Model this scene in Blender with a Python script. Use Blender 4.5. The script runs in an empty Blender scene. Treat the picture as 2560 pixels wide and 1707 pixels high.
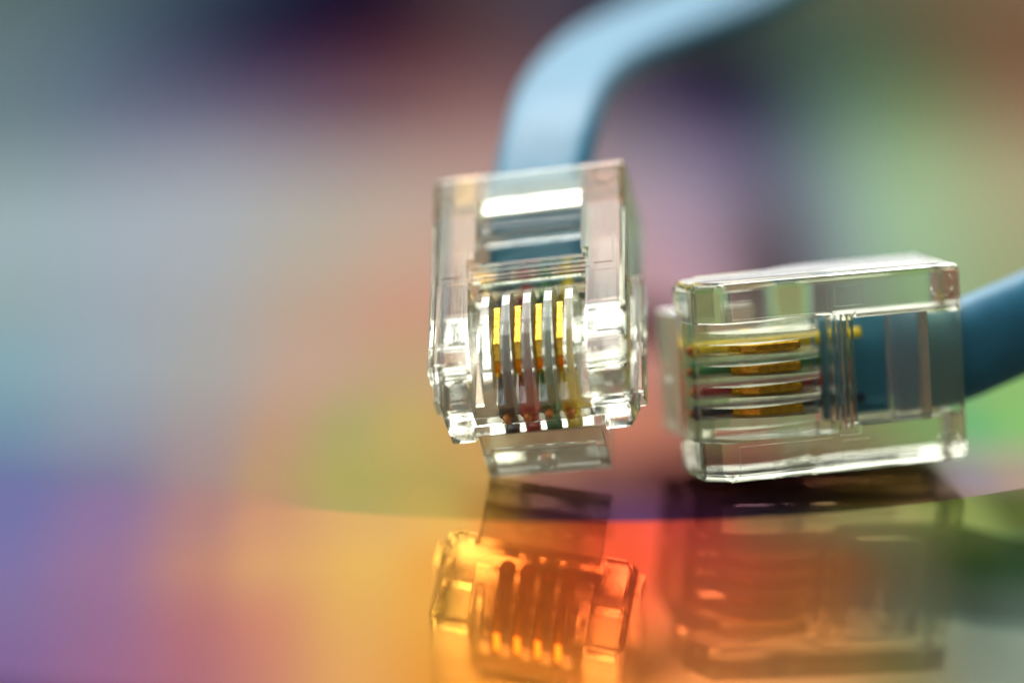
import bpy, bmesh, math, random
from mathutils import Vector, Matrix

MM = 0.001
sc = bpy.context.scene
COL = sc.collection

# ------------------------------------------------------------------ camera
cam = bpy.data.cameras.new("camera"); camo = bpy.data.objects.new("camera", cam); COL.objects.link(camo)
camo.location = (0.0, -0.12488, 0.03598)
camo.rotation_euler = (math.radians(90 - 12.994), 0, 0)
cam.lens = 94.3; cam.sensor_width = 36.0
cam.clip_start = 0.002; cam.clip_end = 20.0
cam.dof.use_dof = True
cam.dof.focus_distance = 0.1281
cam.dof.aperture_fstop = 7.0
sc.camera = camo

# ------------------------------------------------------------------ world and lamps
w = bpy.data.worlds.new("World"); sc.world = w; w.use_nodes = True
bg = w.node_tree.nodes["Background"]
bg.inputs[0].default_value = (0.95, 1.0, 0.97, 1); bg.inputs[1].default_value = 0.08

def softbox(name, loc, target, sx, sy, radiance, color=(1, 1, 1)):
    l = bpy.data.lights.new(name, 'AREA'); l.shape = 'RECTANGLE'; l.size = sx; l.size_y = sy
    l.energy = radiance * math.pi * sx * sy; l.color = color
    o = bpy.data.objects.new(name, l); COL.objects.link(o)
    o.location = loc
    o.rotation_euler = (Vector(target) - Vector(loc)).to_track_quat('-Z', 'Y').to_euler()
    return o
softbox("softbox_rear", (0, 1.0, 0.40), (0, 0, 0.40), 1.7, 0.80, 1.9)
softbox("softbox_top", (-0.03, 0.19, 0.34), (0, 0, 0.005), 0.40, 0.20, 10.0, (1, 0.99, 0.97))
softbox("fill_overhead", (-0.05, -0.01, 0.36), (0, 0, 0.005), 0.34, 0.16, 4.2, (0.98, 1, 0.99))  # added fill lamp, lifts the tone of the plug rails
softbox("fill_front", (-0.25, -0.62, 0.22), (0, 0, 0.005), 0.5, 0.36, 0.45, (0.98, 1, 1))  # added fill lamp, brightens the plug fronts and their reflection

vs = sc.view_settings
vs.view_transform = 'Standard'; vs.look = 'None'; vs.exposure = 0.0; vs.gamma = 1.0
vs.use_curve_mapping = False
cy = sc.cycles
cy.max_bounces = 28; cy.transmission_bounces = 26; cy.glossy_bounces = 12; cy.diffuse_bounces = 4
cy.transparent_max_bounces = 8
cy.caustics_refractive = True; cy.caustics_reflective = True
cy.blur_glossy = 0.2; cy.sample_clamp_indirect = 6.0
cy.use_denoising = True
try:
    cy.denoiser = 'OPENIMAGEDENOISE'; cy.denoising_input_passes = 'RGB_ALBEDO_NORMAL'
except Exception:
    pass

# ------------------------------------------------------------------ materials
def new_mat(name):
    m = bpy.data.materials.new(name); m.use_nodes = True
    nt = m.node_tree; return m, nt, nt.nodes["Principled BSDF"]

def noise(nt, scale, detail=3, rough=0.5, coord='Object', vec=None):
    tc = nt.nodes.new("ShaderNodeTexCoord"); n = nt.nodes.new("ShaderNodeTexNoise")
    n.inputs["Scale"].default_value = scale; n.inputs["Detail"].default_value = detail
    n.inputs["Roughness"].default_value = rough
    if vec:
        mp = nt.nodes.new("ShaderNodeMapping"); mp.inputs["Scale"].default_value = vec
        nt.links.new(tc.outputs[coord], mp.inputs[0]); nt.links.new(mp.outputs[0], n.inputs["Vector"])
    else:
        nt.links.new(tc.outputs[coord], n.inputs["Vector"])
    return n

def ramp(nt, fac, stops, interp='LINEAR'):
    r = nt.nodes.new("ShaderNodeValToRGB"); r.color_ramp.interpolation = interp
    el = r.color_ramp.elements
    while len(el) > 1: el.remove(el[-1])
    el[0].position = stops[0][0]; el[0].color = (*stops[0][1], 1)
    for p, c in stops[1:]:
        e = el.new(p); e.color = (*c, 1)
    nt.links.new(fac, r.inputs[0]); return r

def clear_plastic(name, tint, r_lo, r_hi, bump=0.06, milk=0.0):
    m, nt, b = new_mat(name)
    b.inputs["Base Color"].default_value = (*tint, 1)
    b.inputs["Transmission Weight"].default_value = 1.0 - milk
    b.inputs["IOR"].default_value = 1.585
    n = noise(nt, 260, 4, 0.6)
    r = ramp(nt, n.outputs[0], [(0.42, (r_lo,) * 3), (0.70, (r_hi,) * 3)])
    nt.links.new(r.outputs[0], b.inputs["Roughness"])
    # a few dark specks of dirt
    tcs = nt.nodes.new("ShaderNodeTexCoord"); vo = nt.nodes.new("ShaderNodeTexVoronoi"); vo.inputs["Scale"].default_value = 1500
    nt.links.new(tcs.outputs["Object"], vo.inputs["Vector"])
    sp = ramp(nt, vo.outputs["Distance"], [(0.045, tuple(c * 0.25 for c in tint)), (0.075, tint)])
    nt.links.new(sp.outputs[0], b.inputs["Base Color"])
    # moulding flow lines and fine scratches
    n1 = noise(nt, 330, 2, 0.5, vec=(1.0, 0.25, 1.0)); n2 = noise(nt, 5200, 2, 0.6, vec=(1.0, 0.12, 0.6))
    mx = nt.nodes.new("ShaderNodeMath"); mx.operation = 'MULTIPLY_ADD'; mx.inputs[1].default_value = 0.10
    nt.links.new(n2.outputs[0], mx.inputs[0]); nt.links.new(n1.outputs[0], mx.inputs[2])
    bp = nt.nodes.new("ShaderNodeBump"); bp.inputs["Strength"].default_value = bump
    bp.inputs["Distance"].default_value = 0.0008
    nt.links.new(mx.outputs[0], bp.inputs["Height"]); nt.links.new(bp.outputs[0], b.inputs["Normal"])
    return m

def coloured(name, col, rough, var=0.25, metallic=0.0, scale=900, bump=0.0, spec=0.5):
    m, nt, b = new_mat(name)
    n = noise(nt, scale, 4, 0.6)
    lo = tuple(c * (1 - var) for c in col); hi = tuple(min(1, c * (1 + var)) for c in col)
    r = ramp(nt, n.outputs[0], [(0.35, lo), (0.65, hi)])
    nt.links.new(r.outputs[0], b.inputs["Base Color"])
    b.inputs["Roughness"].default_value = rough; b.inputs["Metallic"].default_value = metallic
    b.inputs["Specular IOR Level"].default_value = spec
    if bump:
        bp = nt.nodes.new("ShaderNodeBump"); bp.inputs["Strength"].default_value = bump
        bp.inputs["Distance"].default_value = 0.0002
        nt.links.new(n.outputs[0], bp.inputs["Height"]); nt.links.new(bp.outputs[0], b.inputs["Normal"])
    return m

PLASTIC = clear_plastic("clear_polycarbonate", (0.93, 0.95, 0.77), 0.0, 0.10, milk=0.045)
LATCHM = clear_plastic("clear_polycarbonate_latch", (0.945, 0.972, 0.845), 0.02, 0.12, milk=0.22)
FROST = clear_plastic("clear_polycarbonate_bar", (0.97, 0.985, 0.96), 0.04, 0.12, milk=0.08)
FINS = clear_plastic("clear_polycarbonate_fins", (0.90, 0.94, 0.74), 0.10, 0.22, milk=0.26)
GOLD = coloured("gold_plate", (0.88, 0.50, 0.06), 0.24, 0.22, 1.0, 2200, 0.22)
COPPER = coloured("bare_copper", (0.75, 0.30, 0.11), 0.35, 0.3, 1.0, 3000, 0.3)
JACKET = coloured("blue_cable_jacket", (0.035, 0.195, 0.315), 0.42, 0.06, 0.0, 700, 0.08)
WIRE = {
    'black': coloured("black_insulation", (0.012, 0.02, 0.06), 0.35, 0.3),
    'red': coloured("red_insulation", (0.42, 0.015, 0.03), 0.35, 0.2),
    'green': coloured("green_insulation", (0.01, 0.22, 0.07), 0.35, 0.2),
    'yellow': coloured("yellow_insulation", (0.80, 0.60, 0.02), 0.35, 0.2),
}

# rainbow sheen of the disc painted as colour, with shade and reflections near plugs and cable: one colour row per distance from its near rim (metres along y)
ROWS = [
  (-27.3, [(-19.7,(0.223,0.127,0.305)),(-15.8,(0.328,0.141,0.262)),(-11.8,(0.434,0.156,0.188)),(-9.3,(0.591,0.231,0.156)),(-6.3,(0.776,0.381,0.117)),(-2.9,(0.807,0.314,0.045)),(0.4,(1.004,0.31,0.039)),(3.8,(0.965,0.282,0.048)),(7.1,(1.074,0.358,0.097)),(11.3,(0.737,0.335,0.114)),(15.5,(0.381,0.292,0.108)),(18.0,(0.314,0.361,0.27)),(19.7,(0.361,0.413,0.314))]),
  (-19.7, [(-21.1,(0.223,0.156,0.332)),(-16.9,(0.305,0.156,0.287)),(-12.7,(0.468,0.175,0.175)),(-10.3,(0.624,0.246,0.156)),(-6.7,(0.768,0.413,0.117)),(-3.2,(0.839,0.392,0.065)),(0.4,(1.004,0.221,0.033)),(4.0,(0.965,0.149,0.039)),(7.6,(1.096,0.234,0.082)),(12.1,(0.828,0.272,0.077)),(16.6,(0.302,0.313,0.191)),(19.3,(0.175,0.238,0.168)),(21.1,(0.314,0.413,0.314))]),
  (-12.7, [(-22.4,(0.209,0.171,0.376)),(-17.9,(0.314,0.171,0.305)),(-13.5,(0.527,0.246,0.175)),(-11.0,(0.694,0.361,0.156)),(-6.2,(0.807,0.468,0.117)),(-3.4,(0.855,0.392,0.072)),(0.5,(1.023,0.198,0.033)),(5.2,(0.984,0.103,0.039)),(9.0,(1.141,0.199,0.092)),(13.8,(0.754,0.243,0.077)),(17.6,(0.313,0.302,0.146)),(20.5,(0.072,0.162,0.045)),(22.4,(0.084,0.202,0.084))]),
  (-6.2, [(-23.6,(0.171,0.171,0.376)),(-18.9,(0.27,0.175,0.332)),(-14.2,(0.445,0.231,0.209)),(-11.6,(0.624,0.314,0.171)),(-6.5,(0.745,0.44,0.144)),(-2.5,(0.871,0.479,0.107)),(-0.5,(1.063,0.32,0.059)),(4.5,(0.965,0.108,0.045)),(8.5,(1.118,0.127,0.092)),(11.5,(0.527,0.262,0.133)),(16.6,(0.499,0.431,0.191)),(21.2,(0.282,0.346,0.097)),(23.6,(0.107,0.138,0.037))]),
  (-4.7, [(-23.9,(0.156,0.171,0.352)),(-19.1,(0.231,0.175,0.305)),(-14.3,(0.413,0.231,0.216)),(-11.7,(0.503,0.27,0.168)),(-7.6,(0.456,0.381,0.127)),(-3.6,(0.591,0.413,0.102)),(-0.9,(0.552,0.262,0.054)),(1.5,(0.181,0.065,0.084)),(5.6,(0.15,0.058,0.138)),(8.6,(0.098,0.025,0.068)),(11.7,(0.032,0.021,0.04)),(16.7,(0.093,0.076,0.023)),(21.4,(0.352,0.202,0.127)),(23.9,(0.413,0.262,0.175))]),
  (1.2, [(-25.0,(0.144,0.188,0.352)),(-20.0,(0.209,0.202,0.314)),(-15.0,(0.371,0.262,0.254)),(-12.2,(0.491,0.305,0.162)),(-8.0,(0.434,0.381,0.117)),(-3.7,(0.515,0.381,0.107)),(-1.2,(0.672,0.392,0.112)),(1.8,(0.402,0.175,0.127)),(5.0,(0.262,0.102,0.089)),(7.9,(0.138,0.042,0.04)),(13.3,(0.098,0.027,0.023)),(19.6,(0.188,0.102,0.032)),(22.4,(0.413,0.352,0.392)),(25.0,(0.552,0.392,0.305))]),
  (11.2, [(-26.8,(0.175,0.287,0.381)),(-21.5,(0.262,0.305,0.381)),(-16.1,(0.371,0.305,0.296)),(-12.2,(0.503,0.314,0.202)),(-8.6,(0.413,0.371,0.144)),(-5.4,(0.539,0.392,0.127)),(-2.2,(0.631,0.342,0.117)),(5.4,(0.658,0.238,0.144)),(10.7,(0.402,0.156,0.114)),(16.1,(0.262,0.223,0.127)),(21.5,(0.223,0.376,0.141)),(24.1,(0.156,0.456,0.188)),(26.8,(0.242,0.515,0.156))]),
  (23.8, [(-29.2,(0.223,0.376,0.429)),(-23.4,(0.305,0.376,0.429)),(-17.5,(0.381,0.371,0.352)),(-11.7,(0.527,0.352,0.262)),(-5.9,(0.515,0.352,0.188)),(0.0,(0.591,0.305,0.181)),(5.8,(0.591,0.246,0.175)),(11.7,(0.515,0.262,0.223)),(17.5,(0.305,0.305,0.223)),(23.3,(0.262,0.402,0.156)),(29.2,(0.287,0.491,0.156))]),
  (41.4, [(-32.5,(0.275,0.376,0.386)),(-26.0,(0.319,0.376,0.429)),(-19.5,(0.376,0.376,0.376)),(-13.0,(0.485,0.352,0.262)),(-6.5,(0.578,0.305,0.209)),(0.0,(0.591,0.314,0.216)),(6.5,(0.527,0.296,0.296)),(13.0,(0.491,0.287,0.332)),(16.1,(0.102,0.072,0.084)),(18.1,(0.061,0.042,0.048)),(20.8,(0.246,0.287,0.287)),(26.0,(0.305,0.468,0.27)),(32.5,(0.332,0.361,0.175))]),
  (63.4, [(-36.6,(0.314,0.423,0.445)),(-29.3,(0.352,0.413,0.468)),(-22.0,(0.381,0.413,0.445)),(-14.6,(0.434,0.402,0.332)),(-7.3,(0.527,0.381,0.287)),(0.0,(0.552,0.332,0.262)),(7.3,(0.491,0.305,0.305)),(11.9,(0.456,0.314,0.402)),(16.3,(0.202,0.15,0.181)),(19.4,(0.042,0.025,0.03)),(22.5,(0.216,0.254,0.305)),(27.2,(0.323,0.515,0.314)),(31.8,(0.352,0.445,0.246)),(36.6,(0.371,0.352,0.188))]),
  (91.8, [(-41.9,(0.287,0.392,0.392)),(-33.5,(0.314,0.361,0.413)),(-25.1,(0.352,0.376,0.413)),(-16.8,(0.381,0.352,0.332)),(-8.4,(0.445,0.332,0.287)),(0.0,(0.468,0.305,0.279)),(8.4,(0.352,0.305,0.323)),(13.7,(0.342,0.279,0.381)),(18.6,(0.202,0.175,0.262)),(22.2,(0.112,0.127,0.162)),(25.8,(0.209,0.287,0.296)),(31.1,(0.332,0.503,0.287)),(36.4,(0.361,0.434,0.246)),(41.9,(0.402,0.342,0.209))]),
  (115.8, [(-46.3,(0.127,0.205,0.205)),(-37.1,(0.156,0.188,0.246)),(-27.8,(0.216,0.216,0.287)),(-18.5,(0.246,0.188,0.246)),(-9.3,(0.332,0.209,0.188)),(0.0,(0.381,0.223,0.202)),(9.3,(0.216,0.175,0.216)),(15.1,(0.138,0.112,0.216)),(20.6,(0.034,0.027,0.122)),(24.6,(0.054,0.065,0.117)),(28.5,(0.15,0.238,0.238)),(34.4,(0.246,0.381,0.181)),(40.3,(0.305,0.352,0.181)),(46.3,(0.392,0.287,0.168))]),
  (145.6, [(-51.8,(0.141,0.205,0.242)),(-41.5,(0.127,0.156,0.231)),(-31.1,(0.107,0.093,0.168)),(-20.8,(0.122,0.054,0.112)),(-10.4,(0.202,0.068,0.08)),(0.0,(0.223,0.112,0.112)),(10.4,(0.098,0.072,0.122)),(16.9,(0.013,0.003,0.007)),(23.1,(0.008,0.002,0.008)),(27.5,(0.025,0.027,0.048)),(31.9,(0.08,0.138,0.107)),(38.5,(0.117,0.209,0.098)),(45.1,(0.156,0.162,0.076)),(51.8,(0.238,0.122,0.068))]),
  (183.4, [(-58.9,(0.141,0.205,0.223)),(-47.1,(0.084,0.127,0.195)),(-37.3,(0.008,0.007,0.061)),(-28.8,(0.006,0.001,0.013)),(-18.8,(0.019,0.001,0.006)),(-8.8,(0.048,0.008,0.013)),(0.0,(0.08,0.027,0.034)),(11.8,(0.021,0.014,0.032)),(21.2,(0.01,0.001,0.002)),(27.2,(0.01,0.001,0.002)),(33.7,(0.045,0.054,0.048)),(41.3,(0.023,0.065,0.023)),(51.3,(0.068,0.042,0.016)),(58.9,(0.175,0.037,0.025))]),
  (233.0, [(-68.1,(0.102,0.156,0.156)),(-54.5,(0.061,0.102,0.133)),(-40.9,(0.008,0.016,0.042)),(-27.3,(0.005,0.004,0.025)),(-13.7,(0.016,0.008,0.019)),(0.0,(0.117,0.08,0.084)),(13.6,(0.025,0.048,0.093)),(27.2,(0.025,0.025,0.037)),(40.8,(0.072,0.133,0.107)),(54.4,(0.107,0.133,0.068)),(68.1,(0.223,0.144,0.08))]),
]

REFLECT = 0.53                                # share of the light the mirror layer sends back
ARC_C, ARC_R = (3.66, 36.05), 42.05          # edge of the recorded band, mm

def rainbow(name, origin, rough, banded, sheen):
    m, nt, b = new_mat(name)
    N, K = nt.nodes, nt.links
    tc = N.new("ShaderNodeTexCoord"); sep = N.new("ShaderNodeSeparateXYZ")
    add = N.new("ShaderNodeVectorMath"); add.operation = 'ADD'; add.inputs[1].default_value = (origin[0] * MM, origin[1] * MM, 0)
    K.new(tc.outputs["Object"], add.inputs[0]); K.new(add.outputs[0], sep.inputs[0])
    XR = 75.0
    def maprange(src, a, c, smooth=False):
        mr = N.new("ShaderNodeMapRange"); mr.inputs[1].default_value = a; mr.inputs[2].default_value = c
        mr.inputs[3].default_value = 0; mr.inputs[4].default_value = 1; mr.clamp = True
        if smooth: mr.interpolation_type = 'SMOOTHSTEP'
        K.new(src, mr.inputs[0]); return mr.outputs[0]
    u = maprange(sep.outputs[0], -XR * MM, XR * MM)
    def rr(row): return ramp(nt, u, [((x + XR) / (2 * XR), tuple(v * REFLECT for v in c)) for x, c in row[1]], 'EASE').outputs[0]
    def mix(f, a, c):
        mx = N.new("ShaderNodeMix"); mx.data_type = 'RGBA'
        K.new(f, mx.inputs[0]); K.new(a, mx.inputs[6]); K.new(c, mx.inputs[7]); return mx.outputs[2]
    near = [r for r in ROWS if r[0] < -5.5]; far = [r for r in ROWS if r[0] > -5.5]  # near rows painted lighter under the mirrored plugs, far rows darker beneath them
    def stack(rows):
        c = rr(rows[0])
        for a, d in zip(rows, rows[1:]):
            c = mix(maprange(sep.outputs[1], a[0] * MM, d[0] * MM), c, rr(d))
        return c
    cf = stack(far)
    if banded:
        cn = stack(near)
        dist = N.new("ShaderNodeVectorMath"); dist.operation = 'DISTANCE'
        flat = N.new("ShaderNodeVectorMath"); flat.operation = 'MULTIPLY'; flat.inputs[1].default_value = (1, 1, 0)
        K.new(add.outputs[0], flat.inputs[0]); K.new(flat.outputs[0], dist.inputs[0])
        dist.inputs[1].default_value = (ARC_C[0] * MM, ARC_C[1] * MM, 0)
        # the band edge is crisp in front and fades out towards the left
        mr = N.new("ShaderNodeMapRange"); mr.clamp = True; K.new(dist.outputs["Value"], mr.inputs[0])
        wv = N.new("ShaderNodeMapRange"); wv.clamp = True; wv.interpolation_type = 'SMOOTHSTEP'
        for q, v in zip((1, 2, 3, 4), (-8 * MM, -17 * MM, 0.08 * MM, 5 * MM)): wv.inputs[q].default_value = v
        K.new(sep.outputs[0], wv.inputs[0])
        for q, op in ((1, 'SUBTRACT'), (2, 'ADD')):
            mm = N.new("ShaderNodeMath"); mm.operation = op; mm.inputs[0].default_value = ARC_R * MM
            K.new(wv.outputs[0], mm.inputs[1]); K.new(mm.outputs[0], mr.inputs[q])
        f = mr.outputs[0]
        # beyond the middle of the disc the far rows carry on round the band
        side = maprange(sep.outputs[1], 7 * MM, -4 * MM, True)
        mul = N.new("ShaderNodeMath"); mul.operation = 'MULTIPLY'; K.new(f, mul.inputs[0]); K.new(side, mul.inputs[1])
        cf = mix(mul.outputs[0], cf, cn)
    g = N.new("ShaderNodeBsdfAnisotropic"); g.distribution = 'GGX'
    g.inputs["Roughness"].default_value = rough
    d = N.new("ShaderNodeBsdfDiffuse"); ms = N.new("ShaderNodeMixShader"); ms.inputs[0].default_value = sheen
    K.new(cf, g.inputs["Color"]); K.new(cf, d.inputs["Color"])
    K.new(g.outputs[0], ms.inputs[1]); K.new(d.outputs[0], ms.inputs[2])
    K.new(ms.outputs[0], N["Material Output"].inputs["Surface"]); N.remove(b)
    return m

# ------------------------------------------------------------------ helpers
def link(name, me, mat, parent=None):
    o = bpy.data.objects.new(name, me); COL.objects.link(o)
    if mat: me.materials.append(mat)
    if parent: o.parent = parent
    return o

def tag(o, label, cat=None, kind=None, group=None):
    o["label"] = label
    if cat: o["category"] = cat
    if kind: o["kind"] = kind
    if group: o["group"] = group

def prism(profile, axis, a, b, bevel=0.0, seg=3):
    """extrude a 2-D polygon along axis ('x' -> profile is (y,z); 'y' -> (x,z); 'z' -> (x,y))"""
    bm = bmesh.new()
    def pt(p, t):
        return {'x': (t, p[0], p[1]), 'y': (p[0], t, p[1]), 'z': (p[0], p[1], t)}[axis]
    v0 = [bm.verts.new(pt(p, a)) for p in profile]; v1 = [bm.verts.new(pt(p, b)) for p in profile]
    n = len(profile)
    bm.faces.new(v0); bm.faces.new(v1)
    for i in range(n): bm.faces.new((v0[i], v0[(i + 1) % n], v1[(i + 1) % n], v1[i]))
    bmesh.ops.recalc_face_normals(bm, faces=bm.faces)
    if bevel:
        bmesh.ops.bevel(bm, geom=[e for e in bm.edges if e.calc_face_angle(0) > 0.3], offset=bevel, segments=seg, profile=0.5, affect='EDGES', clamp_overlap=True)
        bmesh.ops.recalc_face_normals(bm, faces=bm.faces)
    return bm

def box(x0, x1, y0, y1, z0, z1, bevel=0.0, seg=2):
    return prism([(y0, z0), (y1, z0), (y1, z1), (y0, z1)], 'x', x0, x1, bevel, seg)

def cyl(cx, cy_, r, z0, z1, n=32):
    return prism([(cx + r * math.cos(2 * math.pi * i / n), cy_ + r * math.sin(2 * math.pi * i / n)) for i in range(n)], 'z', z0, z1)

def tmp(bm):
    me = bpy.data.meshes.new("tmp"); bm.to_mesh(me); bm.free()
    o = bpy.data.objects.new("tmp", me); COL.objects.link(o); return o

def csg(base, ops):
    """boolean a list of (operation, bmesh) into base; returns a mesh in mm"""
    b = tmp(base); others = []
    for op, bm in ops:
        c = tmp(bm); others.append(c)
        md = b.modifiers.new("m", 'BOOLEAN'); md.operation = op; md.object = c; md.solver = 'EXACT'
    dg = bpy.context.evaluated_depsgraph_get(); dg.update()
    me = bpy.data.meshes.new_from_object(b.evaluated_get(dg))
    for o in [b] + others:
        m = o.data; bpy.data.objects.remove(o); bpy.data.meshes.remove(m)
    return me

def finish(me_or_bm, smooth=False):
    if isinstance(me_or_bm, bmesh.types.BMesh):
        me = bpy.data.meshes.new("mesh"); me_or_bm.to_mesh(me); me_or_bm.free()
    else: me = me_or_bm
    me.transform(Matrix.Scale(MM, 4))
    for p in me.polygons: p.use_smooth = smooth
    me.update(); return me

def catmull(pts, n):
    P = [Vector(p) for p in pts]; P = [2 * P[0] - P[1]] + P + [2 * P[-1] - P[-2]]
    out = []
    for i in range(1, len(P) - 2):
        for k in range(n):
            t = k / n; a, b, c, d = P[i - 1], P[i], P[i + 1], P[i + 2]
            out.append(0.5 * ((2 * b) + (c - a) * t + (2 * a - 5 * b + 4 * c - d) * t * t + (3 * b - a - 3 * c + d) * t ** 3))
    out.append(P[-2]); return out

def sweep(pts, section, normal):
    """sweep a closed 2-D section (width, thickness) along pts; normal() gives the thickness direction hint"""
    bm = bmesh.new(); rings = []
    for i, p in enumerate(pts):
        T = (pts[min(i + 1, len(pts) - 1)] - pts[max(i - 1, 0)]).normalized()
        Nn = normal(i / (len(pts) - 1)); Wd = T.cross(Nn).normalized(); Nn = Wd.cross(T).normalized()
        sec = section(i / (len(pts) - 1))
        rings.append([bm.verts.new(p + Wd * a + Nn * b) for a, b in sec])
    n = len(rings[0])
    for A, B in zip(rings, rings[1:]):
        for i in range(n): bm.faces.new((A[i], A[(i + 1) % n], B[(i + 1) % n], B[i]))
    bm.faces.new(rings[0]); bm.faces.new(rings[-1])
    bmesh.ops.recalc_face_normals(bm, faces=bm.faces)
    return bm

# ------------------------------------------------------------------ the setting: table top and discs
me = finish(prism([(-900, -300), (900, -300), (900, 620), (-900, 620)], 'z', -22.6, -2.6))
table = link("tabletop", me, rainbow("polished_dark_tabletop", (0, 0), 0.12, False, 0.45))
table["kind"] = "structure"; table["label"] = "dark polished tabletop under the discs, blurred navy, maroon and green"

def disc_mesh(r_in, r_out, z0, z1, n=192, lip=0.15):
    bm = bmesh.new(); prof = [(r_in, z1), (r_out - lip, z1), (r_out, z1 - lip), (r_out, z0 + lip), (r_out - lip, z0), (r_in, z0)]
    rings = []
    for i in range(n):
        a = 2 * math.pi * i / n
        rings.append([bm.verts.new((r * math.cos(a), r * math.sin(a), z)) for r, z in prof])
    for i in range(n):
        A, B = rings[i], rings[(i + 1) % n]
        for k in range(len(prof)): bm.faces.new((A[k], B[k], B[(k + 1) % len(prof)], A[(k + 1) % len(prof)]))
    bmesh.ops.recalc_face_normals(bm, faces=bm.faces)
    return bm

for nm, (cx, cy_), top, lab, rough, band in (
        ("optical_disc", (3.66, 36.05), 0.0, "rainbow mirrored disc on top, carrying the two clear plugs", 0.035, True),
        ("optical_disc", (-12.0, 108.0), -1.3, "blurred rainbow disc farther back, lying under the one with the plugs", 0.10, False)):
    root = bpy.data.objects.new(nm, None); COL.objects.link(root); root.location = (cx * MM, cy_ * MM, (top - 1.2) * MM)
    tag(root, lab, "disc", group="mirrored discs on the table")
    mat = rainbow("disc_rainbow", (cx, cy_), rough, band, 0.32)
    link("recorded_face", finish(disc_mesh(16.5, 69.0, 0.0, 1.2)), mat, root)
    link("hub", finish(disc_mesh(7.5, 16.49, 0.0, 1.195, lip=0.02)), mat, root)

# ------------------------------------------------------------------ modular plug
H, L = 4.825, 13.4
PITCH = 1.02
CX = [-1.5 * PITCH, -0.5 * PITCH, 0.5 * PITCH, 1.5 * PITCH]

def slot(x):
    """wedge between two fins: wide at the tail and the front, narrow at the nose and the floor"""
    bm = bmesh.new(); V = []
    for y, wt, wb in ((-0.7, 0.23, 0.20), (2.6, 0.26, 0.215), (6.25, 0.37, 0.235)):
        V.append([bm.verts.new((x + q, y, z)) for q, z in ((-wt, 0.4), (wt, 0.4), (wb, -1.95), (-wb, -1.95))])
    for A, B in zip(V, V[1:]):
        for i in range(4): bm.faces.new((A[i], A[(i + 1) % 4], B[(i + 1) % 4], B[i]))
    bm.faces.new(V[0]); bm.faces.new(V[-1])
    bmesh.ops.recalc_face_normals(bm, faces=bm.faces)
    return bm

def body_mesh(relieved):
    prof = [(1.3, 0), (L, 0), (L, -5.6), (6.6, -5.6), (4.6, -4.68), (0, -4.34), (0, -1.3)]
    base = prism(prof, 'x', -H, H, 0.46, 5)
    ops = []
    for s in (-1, 1):                                    # raised pads on the rails, ejector marks at the tail
        x0, x1 = sorted((s * 3.05, s * 4.38))
        ops.append(('UNION', box(x0, x1, 1.75, 6.4, -0.1, 0.09)))
        ops.append(('UNION', box(*sorted((s * 3.25, s * 4.2)), 6.9, 8.3, -0.1, 0.06)))
        ops.append(('DIFFERENCE', cyl(s * 3.85, 12.35, 0.62, -0.12, 0.3)))
        ops.append(('UNION', cyl(s * 3.85, 12.35, 0.54, -0.3, 0.0)))
        ops.append(('DIFFERENCE', prism([(s * 3.4, -5.2), (s * 5.6, -5.2), (s * 5.6, -2.4)], 'y', -0.6, 1.0)))
        if relieved: ops.append(('UNION', box(*sorted((s * 4.5, s * 5.15)), 1.2, 8.2, -4.2, -3.0, 0.1)))
    ops.append(('DIFFERENCE', box(-3.2, 3.2, -0.8, 1.4, -6.0, -3.6, 0.08)))                           # seat of the latch hinge
    if relieved: ops.append(('DIFFERENCE', prism([(-5.6, -0.6), (-4.2, -0.6), (-4.35, 0.3), (-4.88, 1.9), (-5.6, 1.9)], 'z', -6.5, 0.5)))   # relieved nose corner
    ops.append(('DIFFERENCE', box(-2.7, 2.7, 7.45, 14.5, -3.95, -1.1, 0.25)))                         # jacket tunnel
    ops.append(('DIFFERENCE', prism([(7.9, 0.5), (11.6, 0.5), (11.35, -1.5), (7.9, -1.5)], 'x', -2.62, 2.62)))
    ops.append(('DIFFERENCE', prism([(6.35, 0.6), (6.35, -0.95), (6.15, -0.55), (5.7, -0.22), (5.0, -0.08), (4.0, -0.02), (3.2, -0.08), (2.4, -0.28), (1.6, -0.72), (0.95, -1.35), (0.4, -2.1), (0.0, -2.7), (-0.3, -3.2), (-0.8, 0.6)], 'x', -2.87, 2.87)))
    ops.append(('DIFFERENCE', box(-2.87, 2.87, 6.1, 6.85, -1.35, 0.5)))
    ops.append(('DIFFERENCE', box(-3.0, 3.0, 6.8, 7.95, -0.42, 0.5)))
    for yy in (7.0, 7.3, 7.6):
        ops.append(('DIFFERENCE', prism([(yy - 0.09, -0.3), (yy, -0.72), (yy + 0.09, -0.3)], 'x', -2.8, 2.8)))
    for i in range(6):
        x = (i - 2.5) * PITCH
        ops.append(('DIFFERENCE', slot(x)))
    return csg(base, ops)

def latch_mesh():
    w = 3.02
    prof = [(0.04, -3.72), (-0.02, -6.2), (-0.05, -7.0), (0.05, -7.38), (0.35, -7.5), (4.6, -8.0), (4.6, -7.05), (1.75, -6.5), (1.3, -6.1), (1.2, -3.72)]
    a = prism(prof, 'x', -w, w, 0.07, 2)
    prof2 = [(3.9, -7.9), (12.4, -9.7), (12.7, -9.4), (12.4, -8.9), (3.9, -6.95)]
    b = prism(prof2, 'x', -1.65, 1.65, 0.12, 2)
    return csg(a, [('UNION', b), ('DIFFERENCE', box(-2.55, 2.55, -0.4, 0.20, -6.95, -4.9, 0.05)), ('UNION', cyl_y(0.0, -6.35, 0.5, -0.04, 0.4))])

def cyl_y(cx, cz, r, y0, y1, n=28):
    return prism([(cx + r * math.cos(2 * math.pi * i / n), cz + r * math.sin(2 * math.pi * i / n)) for i in range(n)], 'y', y0, y1)

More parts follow.
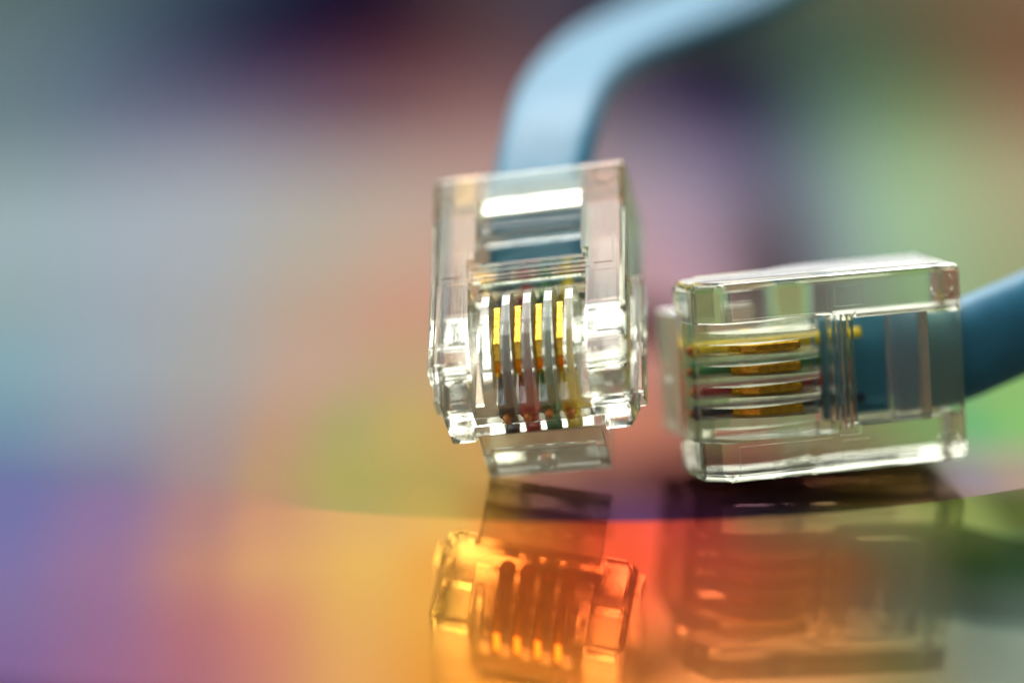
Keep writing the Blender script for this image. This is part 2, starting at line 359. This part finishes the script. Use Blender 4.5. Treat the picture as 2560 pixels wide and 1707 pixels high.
def oval(wd, th, n=48, pw=2.6, dip=0.0):
    out = []
    for i in range(n):
        a = 2 * math.pi * i / n; c, s = math.cos(a), math.sin(a)
        if dip: s *= 1 - dip * max(0, 1 - (c / 0.75) ** 2)
        out.append((wd / 2 * math.copysign(abs(c) ** (2 / pw), c), th / 2 * math.copysign(abs(s) ** (2 / pw), s)))
    return out

def body(relieved):
    me = finish(body_mesh(relieved))
    me.materials.append(PLASTIC); me.materials.append(FINS)
    for p in me.polygons:
        c = p.center / MM
        if abs(c.x) < 2.6 and 0.1 < c.y < 6.15 and -1.94 < c.z < 0.2 and abs(p.normal.y) < 0.9: p.material_index = 1
    return me
LATCH = finish(latch_mesh())
BAR = finish(prism([(11.35, -0.80), (10.15, -0.50), (9.9, -0.75), (10.0, -1.9), (11.35, -1.5)], 'x', -2.58, 2.58, 0.1, 2))
CONTACT = finish(prism([(5.3, -0.62), (5.15, -0.45), (3.0, -0.45), (2.3, -0.85), (1.95, -1.3), (1.95, -1.75), (2.6, -2.0), (2.9, -2.65), (3.2, -2.65), (3.4, -2.05), (4.3, -2.05), (4.5, -2.65), (4.8, -2.65), (5.3, -1.9)], 'x', -0.2, 0.2, 0.075, 3))
CORE = None

def plug(label, cable_label, M, wires, path, hint, j0, latch_dx, latch_tilt, relieved, jacket, path_n=10):
    root = bpy.data.objects.new("modular_plug", None); COL.objects.link(root)
    root.matrix_world = M
    tag(root, label, "plug", group="telephone plugs on the disc")
    link("body", body(relieved), None, root)
    la = link("latch", LATCH, LATCHM, root); la.location = (latch_dx * MM, 0, 0); la.rotation_euler = (0, math.radians(latch_tilt), 0)
    link("strain_relief_bar", BAR, FROST, root)
    for x in CX:
        c = link("contact", CONTACT, GOLD, root); c.location = (x * MM, 0, 0)
    rnd = random.Random(7)
    for x, colr in zip(CX, wires):
        pts = catmull([(x * 1.02, 8.9, -2.45), (x * 1.02, 8.0, -2.5), (x, 7.0, -2.85), (x + 0.02, 4.0, -2.9), (x + 0.12, 0.75 + rnd.uniform(-.1, .1), -2.9)], 5)
        r = 0.38
        sec = [(r * math.cos(2 * math.pi * i / 16), r * math.sin(2 * math.pi * i / 16)) for i in range(16)]
        wo = link("wire", finish(sweep(pts, lambda t: sec, lambda t: Vector((0, 0, 1))), True), WIRE[colr], root)
        wo["label"] = colr + " insulated wire"
        e = pts[-1]; r2 = 0.2
        sec2 = [(r2 * math.cos(2 * math.pi * i / 12), r2 * math.sin(2 * math.pi * i / 12)) for i in range(12)]
        link("copper_core", finish(sweep([e + Vector((0, .2, 0)), e + Vector((0, -.25, 0)), e + Vector((0, -.32, 0))], lambda t: sec2, lambda t: Vector((0, 0, 1))), True), COPPER, wo)
    # jacket: straight inside the tunnel, then the free cable (path in world mm)
    Mi = M.inverted()
    inside = [Vector((0, j0, -2.85)), Vector((0, 9.8, -2.85)), Vector((0, 11.6, -2.7)), Vector((0, 13.4, -2.5))]
    outp = [Mi @ (Vector(p) * MM) / MM for p in path]
    pts = catmull(inside + outp, path_n)
    hl = (Mi.to_3x3() @ Vector(hint)).normalized()
    Nn = lambda t: (Vector((0, 0, 1)).lerp(hl, min(1, max(0, (t - .3) / .5)))).normalized()
    ti = 3.0 / (len(inside) + len(outp) - 1)
    def sec(t):                                           # the jacket is squeezed flat under the strain relief bar
        k = min(1, max(0, (t / ti - 0.35) / 0.6)); k = k * k * (3 - 2 * k)
        return oval(5.1 - 0.2 * k, 1.75 + (jacket[0] - 1.75) * k, pw=jacket[1], dip=jacket[2] * k)
    co = link("cable", finish(sweep(pts, sec, Nn), True), JACKET, root)
    co["label"] = cable_label
    return root

def matrix(cols, t):
    m = Matrix.Identity(4)
    for r in range(3):
        for c in range(3): m[r][c] = cols[r][c]
        m[r][3] = t[r] * MM
    return m
ML = matrix([[0.97979, 0.0183, -0.19918], [-0.1439, 0.75615, -0.63837], [0.13893, 0.65414, 0.74351]], (0.5882, -3.6301, 5.80))
MR = matrix([[0.06739, 0.9754, 0.20988], [-0.1055, 0.21615, -0.97064], [-0.99213, 0.04327, 0.11747]], (8.95, -1.2227, 5.21))
plug("clear plug propped upright on its latch, pale blue cable arching up behind",
     "pale blue flat cable arching up and back", ML, ['black', 'red', 'green', 'yellow'],
     [(2.0, 11.8, 15.3), (2.85, 16, 16.9), (4.6, 21, 18.0), (7.2, 26, 18.7), (10.3, 31, 19.4), (13.8, 36, 20.4), (17.2, 41, 22.0), (21, 47, 24.6), (30, 58, 30), (48, 75, 36)],
     (-0.14, -0.70, 0.70), 8.05, 0.08, 1.8, True, (2.5, 2.6, 0.22))
plug("clear plug lying on its narrow side at right, gold contacts, deep blue cable",
     "deep blue flat cable leaving to the right", MR, ['yellow', 'green', 'red', 'black'],
     [(23.9, 4.8, 6.3), (26.0, 5.9, 6.9), (29, 8, 7.6), (36, 14, 8.4), (50, 26, 7.5), (70, 45, 4)],
     (0.15, -0.97, 0.15), 6.75, 0.0, 0.0, False, (2.8, 2.0, 0.0))
